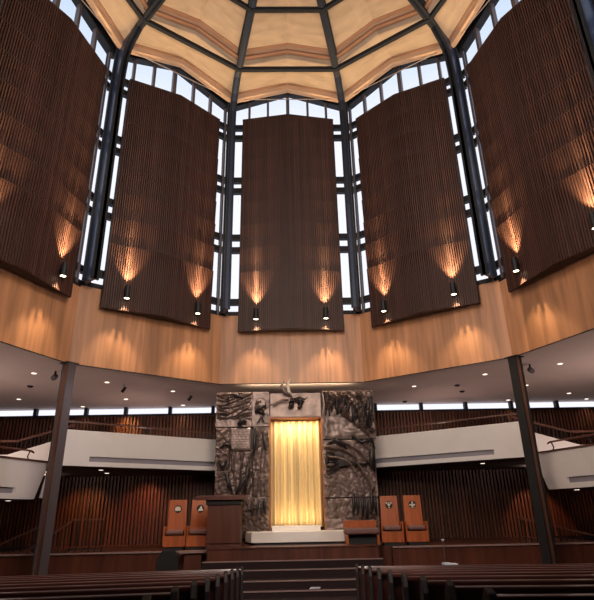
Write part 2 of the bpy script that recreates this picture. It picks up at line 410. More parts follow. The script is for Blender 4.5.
# ------------------------------------------------------------------ slatted screens
def make_screen(label, th):
    root = thing('slatted_screen', label, 'wall panel', FP(th, 0, SC_E, SC_B), -radians(th), 'tall slatted screens before the windows')
    H = SC_T - SC_B; D = SC_R - SC_E      # negative: towards the room
    b = MB()
    for z0, z1 in ((.04, H + .01),):
        pl = [(-SC_W, -.02), (0, D - .02), (SC_W, -.02), (SC_W, .08), (0, .08), (-SC_W, .08)]
        b.prism(pl, z0, z1)
    b.prism([(-SC_W, -.09), (0, D - .09), (SC_W, -.09), (SC_W, .08), (0, .08), (-SC_W, .08)], H, H + .05)
    b.build('backing_board', M_BACK, root)
    s_ = MB(); NT = 9; N = 54
    tz = [0, 1.25] + [1.25 + (H - 1.25) * i / 8 for i in range(1, 9)]
    for i in range(N):
        u = -SC_W + (i + .5) * 2 * SC_W / N; y = D * (1 - abs(u) / SC_W) ; jit = random.uniform(-.008, .008)
        for k in range(NT):
            o0 = -.055 + jit; o1 = -.105 + jit if k else -.055 + jit
            hw = .019
            z0, z1 = tz[k], tz[k + 1]
            p = [(u - hw, y + o0, z0), (u + hw, y + o0, z0), (u + hw, y + .03, z0), (u - hw, y + .03, z0),
                 (u - hw, y + o1, z1), (u + hw, y + o1, z1), (u + hw, y + .03, z1), (u - hw, y + .03, z1)]
            s_.hexa(p)
    s_.build('slats', M_SLAT, root)
    return root
sl = {0: 'tall dark slatted timber screen in the centre, above the ark',
      -36: 'tall slatted timber screen just left of the centre one', 36: 'tall slatted timber screen just right of the centre one',
      -72: 'tall slatted screen at the far left, cut by the picture edge', 72: 'tall slatted screen at the far right, cut by the picture edge',
      -108: 'slatted screen on the left rear side of the hall', 108: 'slatted screen on the right rear side of the hall'}
scn0 = None
for th in ORDER[:7]:
    if scn0 is None: scn0 = make_screen(sl[th], th)
    else:
        c = copy_tree(scn0); setloc(c, FP(th, 0, SC_E, SC_B), facet_rot(th)); c.scale = (facet_len(th), 1, {36: .975, 72: .945}.get(abs(th), .945)); c['label'] = sl[th]
# up-and-down cylinder lights on the screens
def make_sconce(label, loc, rz):
    root = thing('wall_sconce', label, 'wall light', loc, rz, 'cylinder lights on the screens')
    w = MB(); w.tube([(0, 0, 0), (0, 0, .40)], .085, 16, caps=False); w.tube([(0, 0, .06), (0, 0, .34)], .07, 12)
    w.build('cylinder_shade', M_BLACK, root)
    w = MB(); w.tube([(0, 0, .012), (0, 0, .035)], .078, 14); w.build('lens', M_LENS, root)
    w = MB(); w.tube([(0, 0, .365), (0, 0, .385)], .078, 14); w.build('lens', M_LENS, root)
    w = MB(); w.box(-.025, .025, .07, .20, .16, .24); w.build('bracket', M_BLACK, root)
    return root
sn = {0: 'centre', -36: 'left-of-centre', 36: 'right-of-centre', -72: 'far left', 72: 'far right', -108: 'left rear', 108: 'right rear'}
s0 = None
UPE, DNE = 1300, 300
for th in ORDER[:7]:
    for s in (-1, 1):
        u = s * 1.21; y = SC_E + (SC_R - SC_E) * (1 - 1.21 / SC_W) - .235
        loc = FP(th, u, y, 6.27)
        lb = 'black cylinder wall light low on the %s slatted screen, %s one of its pair' % (sn[th], 'left' if s < 0 else 'right')
        if s0 is None: s0 = make_sconce(lb, loc, -radians(th))
        else:
            c = copy_tree(s0); setloc(c, loc, facet_rot(th)); c['label'] = lb
        e = 1.0 if abs(th) < 100 else .6
        light('sconce_up', 'SPOT', loc + Vector((0, 0, .42)), FP(th, u, y + .30, 9.4), UPE * e, (1, .72, .38), .03, 66, 1)
        light('sconce_beam', 'SPOT', loc + Vector((0, 0, .42)), FP(th, u, y + .26, 8.9), 3000 * e, (1, .72, .38), .03, 17, 1)
        light('sconce_down', 'SPOT', loc + Vector((0, 0, -.03)), FP(th, u, y + .30, 4.9), DNE * e, (1, .72, .42), .03, 66, 1)

# ------------------------------------------------------------------ ground level shell
w = MB()
def rake(y): return -1.72 if y > 10.9 else -1.72 + (10.9 - y) * .055
ys = [YB, 10.9, YW]
w.hexa([(-XO, YB, -2.2), (XO, YB, -2.2), (XO, 10.9, -2.2), (-XO, 10.9, -2.2), (-XO, YB, rake(YB)), (XO, YB, rake(YB)), (XO, 10.9, -1.72), (-XO, 10.9, -1.72)])
w.box(-XO, XO, 10.9, YW + .3, -2.2, -1.72)
struct(w.build('floor', M_CARPET), 'dark carpeted floor')
for nm, x in (('wall_left', -XO), ('wall_right', XO)):
    w = MB(); w.box(x, x + (.2 if x > 0 else -.2), YB, YW + .3, -2.2, Z_SOF + .2); struct(w.build(nm, M_UNDER))
w = MB(); w.box(-XO, XO, YB - .2, YB, -2.2, Z_SOF + .2); struct(w.build('wall_rear', M_UNDER))
# slatted wall behind the balconies, windows strip above it
w = MB(); w.box(-XO, XO, YW, YW + .15, -1.72, 3.82)
struct(w.build('wall_back', M_BACK), 'back wall behind the balconies')
w = MB(); n = 204
for i in range(n):
    x = -XO + (i + .5) * 2 * XO / n
    w.box(x - .038, x + .038, YW - .09, YW + .01, -.92, 3.80)
struct(w.build('wall_slats', M_WALLSLAT), 'vertical walnut slats lining the back wall')
w = MB(); w.box(-XO, XO, YW - .12, YW + .16, 3.80, 3.87); struct(w.build('trim_10', M_DARK), 'dark sill under the clerestory strip')
wx = [-12.9, -10.7, -8.6, -6.95, -5.1, -3.3, -1.6, 0, 1.75, 3.55, 5.5, 7.4, 9.35, 11.3, 13.2]
wx = [x * .965 for x in wx]
for i in range(len(wx) - 1):
    root = bpy.data.objects.new('window_%d' % (11 + i), None); COL.objects.link(root); root.location = (wx[i], YW, 3.87); struct(root)
    d = wx[i + 1] - wx[i]
    w = MB(); w.box(-.06, .06, -.08, .15, 0, .29);  w.build('window_frame', M_DARK, root)
    w = MB(); w.box(.06, d - .06, .04, .05, 0, .29); w.build('pane', M_GLASS, root)

# ------------------------------------------------------------------ balconies
AB = 9.5
def balcony(s):
    nm = 'left' if s < 0 else 'right'
    th = 36 * s
    def q(u, a, z=0): p = FP(th, -s * u if s > 0 else u, a, z); return p   # u: -1.95 outer end ... 3.9 behind the ark
    def qs(u, a):
        t = radians(36); x = s * (a * sin(t)) - s * u * cos(t) ; y = CY + a * cos(t) + u * sin(t); return (x, y)
    u0, u1 = -1.95, 4.0
    w = MB()
    def strip(a0, a1, z0, z1, ua=u0, ub=u1, mi=0): w.prism([qs(ua, a0), qs(ub, a0), qs(ub, a1), qs(ua, a1)], z0, z1, mi)
    strip(AB, AB + .22, 1.82, 2.60); strip(AB, AB + .22, 1.52, 1.66)
    strip(AB, AB + .22, 1.66, 1.82, u0, u0 + .95)
    strip(AB + .09, AB + .2, 1.66, 1.82, u0 + .95, u1, 1)
    struct(w.build('wall_balcony_%s' % nm, [M_WHITE, M_GREY]), 'cream parapet of the upper balcony, %s of the ark' % nm)
    w = MB(); w.prism([qs(u0, AB + .05), qs(u1, AB + .05), (s * .8, YW), (s * 11.2, YW)], 1.50, 1.58)
    struct(w.build('floor_balcony_%s' % nm, M_UNDER), 'upper balcony floor')
    r = thing('handrail', 'timber handrail along the upper balcony %s of the ark' % nm, 'handrail', (0, 0, 0), 0, 'balcony handrails')
    w = MB(); a, b = qs(u0 + .1, AB + .1), qs(u1, AB + .1)
    w.bar((*a, 2.86), (*b, 2.86), .07, .05); w.build('rail', M_RAIL, r)
    for k in range(5):
        t = (k + .3) / 5; x, y = a[0] + (b[0] - a[0]) * t, a[1] + (b[1] - a[1]) * t
        w = MB(); w.box(x - .02, x + .02, y - .02, y + .02, 2.59, 2.84); w.build('post', M_BLACK, r)
    # lower side balcony
    def ss(u, a):
        t = radians(72); return (s * (a * sin(t) - u * cos(t)), CY + a * cos(t) + u * sin(t))
    w = MB()
    def prof(a0, a1, z0, z1, e0, e1, mi=0, ua=-6.0):   # end slants
        p = [(*ss(ua, a0), z0), (*ss(e0, a0), z0), (*ss(e0, a1), z0), (*ss(ua, a1), z0), (*ss(ua, a0), z1), (*ss(e1, a0), z1), (*ss(e1, a1), z1), (*ss(ua, a1), z1)]
        w.hexa(p, mi)
    e = lambda z: 4.05 + (z - .57) / 1.08 * .4
    prof(AB, AB + .2, .88, 1.65, e(.88), e(1.65)); prof(AB, AB + .2, .57, .72, e(.57), e(.72))
    prof(AB, AB + .2, .72, .88, e(.72), e(.88), 0, 3.25)
    w.prism([ss(-6, AB + .08), ss(3.25, AB + .08), ss(3.25, AB + .18), ss(-6, AB + .18)], .72, .88, 1)
    struct(w.build('wall_box_%s' % nm, [M_WHITE, M_GREY]), 'cream parapet of the lower side balcony, %s' % nm)
    w = MB(); w.prism([ss(-6, AB + .1), ss(4.0, AB + .1), (s * 12.5, 19.0), (s * 13.4, ss(-6, AB)[1])], .55, .62)
    struct(w.build('floor_box_%s' % nm, M_UNDER), 'floor of the lower side balcony')
    r = thing('handrail', 'bronze rail looped on the parapet of the lower %s balcony' % nm, 'handrail', (0, 0, 0), 0, 'side balcony rails')
    w = MB(); zt = 1.95
    w.tube([(*ss(-5, AB + .1), zt), (*ss(3.75, AB + .1), zt), (*ss(3.85, AB + .1), zt - .04)], .028, 8)
    w.build('rail', M_RAIL, r)
    w = MB(); w.bar((*ss(-6, AB + .08), 1.67), (*ss(e(1.65), AB + .08), 1.67), .26, .05); w.build('cap', M_RAIL, r)
    for u in (3.7, 2.3, .9, -.5):
        w = MB(); w.tube([(*ss(u, AB + .1), 1.66), (*ss(u - .07, AB + .1), 1.78), (*ss(u, AB + .1), zt)], .02, 6); w.build('post', M_BLACK, r)
    # sloping stair parapet rising to the upper balcony, with return fin
    w = MB(); yy = 18.75
    P = [(-10.6, 1.4), (-7.75, 1.4), (-7.42, 2.62), (-7.62, 2.62), (-9.6, 2.05), (-10.6, 2.05)]
    if s > 0: P = [(-x + .28, z) for x, z in P]
    w.slab([(x, yy, z) for x, z in P], (0, .15, 0))
    struct(w.build('wall_stair_%s' % nm, M_WHITE), 'cream sloping stair parapet beside the upper balcony, %s' % nm)
    w = MB(); x0, y0 = qs(u0, AB); 
    w.slab([(x0, y0 + .02, 1.52), (x0 - s * 0.05, y0 + .02, 2.60), (x0 + s * .22, y0 + .9, 2.60), (x0 + s * .45, y0 + .9, .6), (x0 + s * .28, y0 + .02, .6)], (s * .1, .0, 0))
    struct(w.build('wall_fin_%s' % nm, M_WHITE), 'plaster return at the end of the upper balcony, %s' % nm)
    r = thing('handrail', 'timber stair handrail sloping above the %s stair parapet' % nm, 'handrail', (0, 0, 0), 0, 'stair handrails')
    w = MB(); off = .28 if s > 0 else 0
    pts = [(-11.6, 2.5), (-9.35, 2.5), (-7.45, 3.02)]
    pts = [(s * abs(x) + off, yy + .07, z) for x, z in pts]
    w.bar(pts[0], pts[1], .08, .07); w.bar(pts[1], pts[2], .08, .07); w.build('rail', M_RAIL, r)
    for k in range(14):
        t = k / 13; x = -9.35 + 1.9 * t; z = 2.5 + .52 * t
        w = MB(); w.box(s * abs(x) + off - .012, s * abs(x) + off + .012, yy + .05, yy + .09, z - .55, z); w.build('baluster', M_BLACK, r)
for s in (-1, 1): balcony(s)

# ------------------------------------------------------------------ round-the-hall lower columns
def column(s, label):
    r = thing('column', label, 'column', VP(54 * s, RR - .12, -1.72) + Vector((.11 if s > 0 else -.03, 0, 0)), radians(-54 * s), 'columns under the fascia')
    w = MB(); w.box(-.12, .12, -.16, -.10, 0, 5.86); w.box(-.12, .12, .10, .16, 0, 5.86); w.build('flange', M_COLG if s < 0 else M_BLACK, r)
    w = MB(); w.box(-.085, .085, -.10, .10, 0, 5.86); w.build('timber_core', M_COLW, r)
    w = MB(); w.box(-.2, .2, -.2, .2, 5.86, 5.875); w.build('cap_plate', M_BLACK, r)
column(-1, 'dark steel and timber column on the left, from floor to fascia')
column(1, 'dark steel and timber column on the right, from floor to fascia')

# ------------------------------------------------------------------ stage
ZU, ZWG = -.785, -.92
w = MB()
w.prism([(-2.33, 15.6), (2.22, 15.6), (2.6, 17.3), (2.6, 18.6), (-2.33, 18.6)], -1.72, ZU - .03)
struct(w.build('floor_platform', M_STAGE), 'raised central timber platform')
w = MB(); w.prism([(-2.36, 15.56), (2.25, 15.56), (2.62, 17.3), (2.62, 18.6), (-2.36, 18.6)], ZU - .03, ZU)
struct(w.build('trim_11', M_STAGE), 'platform nosing boards')
w = MB()
w.prism([(-9.2, 17.15), (-4.1, 17.1), (-2.95, 17.1), (-2.95, 21.8), (-9.2, 21.8)], -1.72, ZWG)
w.box(-2.95, -2.33, 17.1, 21.8, -1.72, ZWG)
w.box(2.6, 2.85, 17.4, 21.8, -1.72, ZWG); w.box(2.85, 9.2, 17.1, 21.8, -1.72, ZWG)
struct(w.build('floor_wings', M_STAGE), 'side wings of the stage')
w = MB(); w.box(-9.25, -2.4, 17.04, 17.12, ZWG - .03, ZWG + .015); w.box(2.85, 9.25, 17.04, 17.12, ZWG - .03, ZWG + .015)
struct(w.build('trim_12', M_STEP), 'edge strip of the stage wings')
w = MB(); sts = [(15.25, -1.08), (14.76, -1.25), (14.05, -1.42), (13.6, -1.58)]
for i, (y, z) in enumerate(sts): w.box(-1.6 if i else -2.4, 1.6 if i else 2.25, y, 15.6, -1.72, z - .025)
st = struct(w.build('floor_steps', M_CARPET), 'carpeted steps up to the platform')
w = MB()
for i, (y, z) in enumerate(sts): w.box(-1.6 if i else -2.4, 1.6 if i else 2.25, y - .02, y + .05, z - .025, z)
struct(w.build('trim_13', M_STEP), 'pale nosings of the platform steps')

# marble step of the ark
r = thing('marble_step', 'pale marble slab step with angled ends before the gold curtain', 'step', (.13, 16.6, ZU))
w = MB(); w.prism([(-1.28, .06), (1.28, .06), (1.5, .75), (-1.5, .75)], 0, .07); w.build('plinth', M_BLACK, r)  # black colour stands in for the shadow under the slab
w = MB()
w.prism([(-1.36, 0), (1.30, 0), (1.62, .9), (-1.60, .9)], .06, .34)
w.build('slab', M_MARBLE, r, bevel=.01)
w = MB(); w.box(-.80, .66, .8, .99, .34, .48); w.build('sill', M_MARBLE, r, bevel=.008)

# ------------------------------------------------------------------ the ark: bronze reliefs around a gold curtain
ark = thing('ark_wall', 'tall grey bronze relief wall framing the gold curtain', 'wall sculpture', (0, 17.6, ZU))
AZ = lambda z: z - ZU
def relief(x0, x1, z0, z1, seed, style, y=0., amp=.14, name='relief_panel'):
    """cast panel as a height field; x world, z eye-relative"""
    nx = max(4, int((x1 - x0) / .022)); nz = max(4, int((z1 - z0) / .022))
    w = MB(); G = []
    for j in range(nz + 1):
        row = []
        for i in range(nx + 1):
            u = i / nx; v = j / nz; x = x0 + (x1 - x0) * u; z = z0 + (z1 - z0) * v
            P = Vector((x * 1.7 + seed * 7.3, z * 1.7, seed))
            h = style(u, v, x, z, P)
            e = min(u, 1 - u, v, 1 - v); k = min(1, e * 14)
            row.append(Vector((x, y - max(-.25, h) * amp * 1.35 * k, AZ(z))))
        G.append(row)
    for j in range(nz):
        for i in range(nx): w.face([G[j][i], G[j][i + 1], G[j + 1][i + 1], G[j + 1][i]], smooth=False)
    # sides and back
    yb = y + .28
    w.box(x0, x1, y + .02, yb, AZ(z0), AZ(z1))
    for A, B in (((x0, z0), (x1, z0)), ((x1, z0), (x1, z1)), ((x1, z1), (x0, z1)), ((x0, z1), (x0, z0))):
        w.face([(A[0], y, AZ(A[1])), (B[0], y, AZ(B[1])), (B[0], y + .03, AZ(B[1])), (A[0], y + .03, AZ(A[1]))])
    return w.build(name, M_BRONZE, ark)
def rid(P, s=1.): return 1 - abs(noise.noise(P * s)) * 2 + .22 * noise.noise(P * 9)
def n1(P, s=1.): return noise.noise(P * s)
def st_strokes(u, v, x, z, P):   # sweeping horizontal strokes
    q = Vector((P.x * 1.0, P.y * 5 + sin(P.x * 2.2) * 1.2, P.z)); return max(0, rid(q, 1.1) - .45) * 1.5 + .3 * n1(P, 4) if v > .2 else .1 * n1(P, 5)
def st_emblem(u, v, x, z, P):
    d = sqrt((u - .5) ** 2 + ((v - .6) * 1.6) ** 2); return (1.2 * max(0, rid(P, 3.2) - .25) if d < .33 else .12 * n1(P, 4))
def st_tablet(u, v, x, z, P):
    return .55 + (.12 if (v * 9) % 1 > .3 and (u * 5 + floor(v * 9) * .37) % 1 > .3 else 0)
def st_rough(u, v, x, z, P): return 1.1 * max(0, rid(P, 2.3) - .4) + .35 * n1(P, 6)
def st_branch(u, v, x, z, P):    # fingers and branches fanning upward
    a = math.atan2(u - .42, v + .25); q = sin(a * 17 + n1(P, 2) * 1.6); return .9 * max(0, q) ** 3 + .3 * n1(P, 5)
def st_tall(u, v, x, z, P):
    q = Vector((P.x * 5, P.y * .8 + sin(P.x * 3), P.z)); return .9 * max(0, rid(q, 1) - .35) + .35 * n1(P, 5)
def st_figs(u, v, x, z, P):      # crowd of hanging figures in the upper right
    lim = .62 - .75 * (u ** 1.6) if u < .86 else .12
    if v > lim:
        q = Vector((P.x * 4.5 + sin(P.y * 3) * .6, P.y * 1.1, P.z)); return 1.5 * max(0, rid(q, 1.1) - .25) - .2 + .4 * n1(P, 5)
    return .12 * n1(P, 3) + .08
def st_wing(u, v, x, z, P):      # curved feather strokes
    r_ = sqrt((u - 0.05) ** 2 + (v - .05) ** 2); q = sin(r_ * 40 + n1(P, 1.3) * 3)
    k = 1 if v > .35 + .25 * sin(u * 5) else .25
    return k * (.75 * max(0, q) + .5 * max(0, rid(P, 1.6) - .55)) + .2 * n1(P, 6)
def st_base(u, v, x, z, P):
    if u > .6 and v > .15: 
        q = Vector((P.x * 5, P.y * .9, P.z)); return 1.3 * max(0, rid(q, 1) - .3) - .15
    return .5 * max(0, rid(P, 2) - .5) + .25 * n1(P, 4) if v > .45 else .15 * n1(P, 4)
# left half
relief(-2.49, -1.33, 2.68, 3.80, 1, st_strokes)
relief(-1.31, -.76, 2.68, 3.80, 2, st_emblem, amp=.16)
relief(-2.47, -2.02, 1.35, 2.65, 3, st_rough)
relief(-2.00, -1.33, 1.92, 2.62, 4, st_tablet, y=-.10, amp=.05, name='tablet_panel')
relief(-2.00, -1.28, .55, 1.90, 5, st_branch, amp=.24)
relief(-2.45, -2.02, -.05, 1.33, 6, st_rough, amp=.2)
relief(-1.26, -.74, .55, 2.65, 7, st_tall, amp=.18)
relief(-2.43, -.74, -.62, .53, 8, st_rough, amp=.22)
# right half
relief(.97, 2.68, 2.24, 3.80, 9, st_figs, amp=.30)
relief(.96, 2.62, .48, 2.20, 10, st_wing, amp=.2)
relief(.95, 2.60, -.60, .44, 11, st_base, amp=.22)
# lintel over the curtain
relief(-.72, .93, 2.97, 3.74, 12, lambda u, v, x, z, P: .1 * n1(P, 2.5), amp=.1, name='lintel_panel')
w = MB()   # carcass and recess
w.box(-2.45, -.76, .28, .95, AZ(-.785), AZ(3.76)); w.box(.96, 2.58, .28, .95, AZ(-.785), AZ(3.76))
w.box(-.76, .96, .28, .95, AZ(2.99), AZ(3.76)); w.box(-.76, .96, .80, .95, AZ(-.785), AZ(2.99))
w.build('carcass', M_BRONZED, ark)
w = MB(); w.box(-.765, -.72, .0, .80, AZ(-.785), AZ(2.97)); w.box(.93, .975, .0, .80, AZ(-.785), AZ(2.97)); w.box(-.76, .96, .02, .8, AZ(2.92), AZ(2.98))
w.build('recess_lining', M_ARKSIDE, ark)
def lump(name, chains, mt, parent=ark):
    w = MB()
    for pts, rads in chains: w.tube(pts, rads, 7)
    return w.build(name, mt, parent)
R = random.Random(9)
# dark sculpted figures standing out of the reliefs
def figure(x, z, h, y=-.16, lean=0, r=.05):
    pts = [(x, y, AZ(z)), (x + lean * .3, y - .03, AZ(z + h * .35)), (x + lean * .6, y - .02, AZ(z + h * .7)), (x + lean * .8, y, AZ(z + h * .84)), (x + lean, y - .01, AZ(z + h * .95)), (x + lean, y, AZ(z + h))]
    lump('figure', [(pts, [r * .6, r, r * 1.15, r * .5, r * .8, r * .3])], M_BRONZED)
for i in range(9):
    x = 1.1 + i * .175; figure(x, 3.25 - .10 * i + R.uniform(-.05, .05), .50 + .035 * i, lean=R.uniform(-.06, .06), r=.05)
figure(2.4, 2.62, 1.0, -.2, .12, .085); figure(2.52, 2.75, .85, -.2, .06, .07); figure(1.08, 2.98, .3, -.1, 0, .035); figure(1.2, 2.95, .32, -.1, 0, .03)
for i in range(6): figure(1.8 + i * .14, -.05 + R.uniform(-.1, .1), .62, -.18, R.uniform(-.05, .05), .045)
figure(1.06, 1.35, .4, -.12, 0, .06); figure(2.45, 1.3, .75, -.2, .05, .09); figure(2.54, 1.2, .9, -.16, -.03, .06)
figure(-1.78, .6, .7, -.2, .5, .06); figure(-1.5, .62, 1.1, -.2, .15, .06); figure(-1.9, .7, .6, -.22, -.25, .05)
figure(-1.22, 1.8, .8, -.12, .02, .05); figure(-.86, 1.9, .6, -.14, -.12, .045)
for i in range(4): figure(-1.25 + i * .13, .05 + R.uniform(-.05, .05), .38, -.2, R.uniform(-.05, .05), .045)
def limb(pts, r):
    lump('sculpted_branch', [([(x, y, AZ(z)) for x, y, z in pts], r)], M_BRONZED)
limb([(-2.3, -.12, 2.0), (-2.15, -.2, 2.12), (-2.0, -.2, 2.08), (-1.95, -.15, 1.95)], [.03, .06, .06, .03])
limb([(-2.0, -.12, 3.72), (-1.8, -.18, 3.66), (-1.6, -.15, 3.56)], [.02, .06, .02])
limb([(-1.72, -.12, 2.72), (-1.62, -.2, 2.86), (-1.5, -.15, 2.78)], [.08, .09, .05])
limb([(-1.2, -.12, 3.1), (-1.02, -.2, 3.26), (-.86, -.16, 3.3)], [.05, .09, .04])
limb([(-1.16, -.12, 3.22), (-1.0, -.2, 3.1), (-.9, -.14, 3.02)], [.03, .06, .03])
limb([(-1.02, -.10, 2.98), (-1.1, -.12, 2.82), (-1.15, -.1, 2.75)], [.02, .02, .015]); limb([(-1.0, -.10, 2.98), (-.95, -.12, 2.85), (-.92, -.1, 2.8)], [.02, .02, .015])
limb([(-2.3, -.12, 1.55), (-2.2, -.22, 1.45), (-2.1, -.15, 1.6)], [.07, .1, .05])
limb([(1.9, -.1, 2.3), (2.2, -.2, 2.1), (2.5, -.18, 2.2), (2.6, -.1, 1.9)], [.04, .07, .06, .03])
limb([(1.15, -.1, 2.1), (1.35, -.18, 2.2), (1.6, -.16, 2.05), (1.7, -.1, 1.9)], [.04, .07, .06, .03])
for i in range(7):
    t = i / 6; limb([(1.05, -.1, 1.85 - .12 * i), (1.5, -.17, 1.7 - .05 * i), (2.0 + .1 * i, -.15, 1.35 + .02 * i)], [.02, .035, .015])
# eternal light: curved horns over the lintel
et = thing('eternal_light', 'cluster of curved bronze horns over the gold curtain', 'sculpture', (-.12, 17.44, 2.93)); et.scale = (1.25, 1.25, 1.12)
def horn(pts, r, mt=M_BRONZE):
    w = MB(); w.tube([(x, y, z) for x, y, z in pts], r, 8); w.build('horn', mt, et)
horn([(.08, 0, .62), (-.10, -.05, .72), (-.18, -.06, .9), (-.12, -.04, 1.06)], [.03, .045, .035, .008])
horn([(.10, -.02, .60), (.0, -.08, .74), (-.02, -.08, .95), (.06, -.06, 1.12)], [.03, .05, .035, .008], M_PALE)
horn([(.0, 0, .5), (-.22, -.05, .48), (-.42, -.04, .36), (-.5, -.02, .38)], [.03, .04, .03, .01])
horn([(.15, 0, .52), (.3, -.04, .56), (.42, -.04, .5), (.5, -.03, .56)], [.03, .035, .03, .01], M_BRONZED)
w = MB()
for i in range(7):
    a = R.uniform(0, 6.28); q = (.18 + .14 * cos(a), .02 - .05 * R.random(), .38 + .12 * sin(a))
    w.tube([(q[0] - .06, q[1], q[2] - .05), (q[0], q[1] - .06, q[2]), (q[0] + .07, q[1], q[2] + .06)], [.02, .055, .015], 7)
w.tube([(.1, .05, .35), (.12, .02, .55)], .04, 8); w.build('knot', M_BRONZED, et)
# curtain
w = MB(); nx, nz = 150, 30; G = []
for j in range(nz + 1):
    row = []
    for i in range(nx + 1):
        u = i / nx; v = j / nz; x = -.715 + 1.64 * u
        ph = u * 2 * pi * 8.2 + .5 * sin(u * 11); a = .12 * (1 - .3 * v)
        a *= .55 + .75 * abs(noise.noise(Vector((u * 7, 3.3, 0)))) * 1.6; y = a * sin(ph) + .008 * sin(ph * 2.3 + v * 2) + .02 * noise.noise(Vector((x * 5, v * 3, 0)))
        row.append((x, y, .0 + 3.25 * v))
    G.append(row)
for j in range(nz):
    for i in range(nx): w.face([G[j][i], G[j][i + 1], G[j + 1][i + 1], G[j + 1][i]], [(i / 12, j / 12), ((i + 1) / 12, j / 12), ((i + 1) / 12, (j + 1) / 12), (i / 12, (j + 1) / 12)], smooth=True)
c = w.build('ark_curtain', M_GOLD); c.location = (0, 18.02, -.36)
tag(c, 'glowing pleated gold curtain in the middle of the ark wall', 'curtain')
light('ark_lamp', 'AREA', (.1, 17.72, 2.86), (.1, 17.98, .6), 23, (1, .78, .46), 1.3, sizey=.12)
light('ark_lamp_low', 'AREA', (.1, 17.68, -.26), (.1, 17.98, 1.2), 7, (1, .82, .45), 1.3, sizey=.1)

# ------------------------------------------------------------------ furniture
r = thing('lectern', 'broad timber lectern with overhanging sloped top left of the marble step', 'lectern', (-1.95, 16.25, ZU))
w = MB(); w.box(-.46, .46, -.3, .42, .1, 1.14); w.build('body', M_STAGE, r, bevel=.008)
w = MB(); w.box(-.50, .50, -.25, .45, 0, .1); w.build('base', M_STAGE, r)
w = MB(); w.hexa([(-.80, -.45, 1.20), (.60, -.45, 1.20), (.60, .5, 1.26), (-.80, .5, 1.26), (-.80, -.45, 1.30), (.60, -.45, 1.30), (.60, .5, 1.36), (-.80, .5, 1.36)])
w.build('reading_top', M_STAGE, r, bevel=.006)
w = MB(); w.box(-.5, .5, -.36, .44, 1.08, 1.21); w.build('neck', M_PEWEND, r)
def make_throne(label, loc, rz, emblem):
    r = thing('throne_chair', label, 'chair', loc, rz, 'high-backed chairs on the stage')
    w = MB(); w.box(-.31, .31, -.30, .30, .10, .40); w.build('seat_box', M_THRONE, r, bevel=.006)
    w = MB(); w.box(-.27, .27, -.26, .26, 0, .10); w.build('plinth', M_BLACK, r)
    w = MB(); w.hexa([(-.29, .20, .40), (.29, .20, .40), (.29, .28, .40), (-.29, .28, .40), (-.27, .26, 1.42), (.27, .26, 1.42), (.27, .33, 1.42), (-.27, .33, 1.42)])
    w.build('backrest', M_THRONE, r, bevel=.008)
    w = MB(); w.box(-.26, .26, -.33, .19, .43, .56); w.build('cushion', M_CUSH, r, bevel=.045)
    for s in (-1, 1):
        w = MB(); w.box(s * .285, s * .335, -.30, .30, .10, .66); w.build('armrest', M_THRONE, r, bevel=.01)
    e = MB(); e.tube([(0, .232, 1.15), (0, .255, 1.15)], .115, 18); eo = e.build('emblem', M_BLACK, r)
    g = MB(); y0, y1 = .222, .236; zc = 1.15
    if emblem == 0: g.box(-.085, .085, y0, y1, zc - .05, zc + .05); g.box(-.05, .05, y0, y1, zc + .05, zc + .075)
    if emblem == 1:
        g.slab([(-.08, y0, zc - .07), (.09, y0, zc - .06), (.02, y0, zc + .09)], (0, .014, 0)); 
    if emblem == 2:
        g.slab([(-.07, y0, zc + .05), (-.02, y0, zc - .03), (.02, y0, zc - .03), (.07, y0, zc + .05), (0, y0, zc + .02)], (0, .014, 0))
        for a in (-.07, 0, .07): g.box(a - .02, a + .02, y0, y1, zc + .04, zc + .08)
        g.box(-.02, .02, y0, y1, zc - .09, zc - .05)
    if emblem == 3: g.box(-.022, .022, y0, y1, zc - .09, zc + .09); g.box(-.09, .09, y0, y1, zc - .03, zc + .015); g.box(-.05, .05, y0, y1, zc - .09, zc - .07)
    g.build('inlay', M_PALE, eo)
TY = 17.75
make_throne('high-backed timber chair, leftmost, with square white emblem', (-3.60, TY, ZWG), radians(4), 0)
make_throne('high-backed timber chair with triangular pale emblem, beside the lectern', (-2.90, TY, ZWG), radians(4), 1)
make_throne('high-backed timber chair with crown-like pale emblem, beside the long bench', (2.98, TY, ZWG), radians(-4), 2)
make_throne('high-backed timber chair, rightmost, with pale cross-shaped emblem', (3.72, TY, ZWG), radians(-4), 3)
r = thing('bench', 'low timber bench with mauve cushion right of the marble step', 'bench', (1.86, 16.14, ZU)); r.scale = (.84, 1, .97)
w = MB(); w.box(-.56, .54, .26, .34, .30, .62); w.build('backrest', M_THRONE, r, bevel=.006)
w = MB(); w.box(-.58, .56, -.28, .26, .26, .43); w.build('cushion', M_CUSH, r, bevel=.05)
for s in (-1, 1):
    w = MB(); w.box(s * .5 - .035, s * .5 + .035, -.22, .32, 0, .28); w.build('leg', M_THRONE, r)
w = MB(); w.box(-.5, .5, -.02, .28, 0, .26); w.build('base', M_BLACK, r)
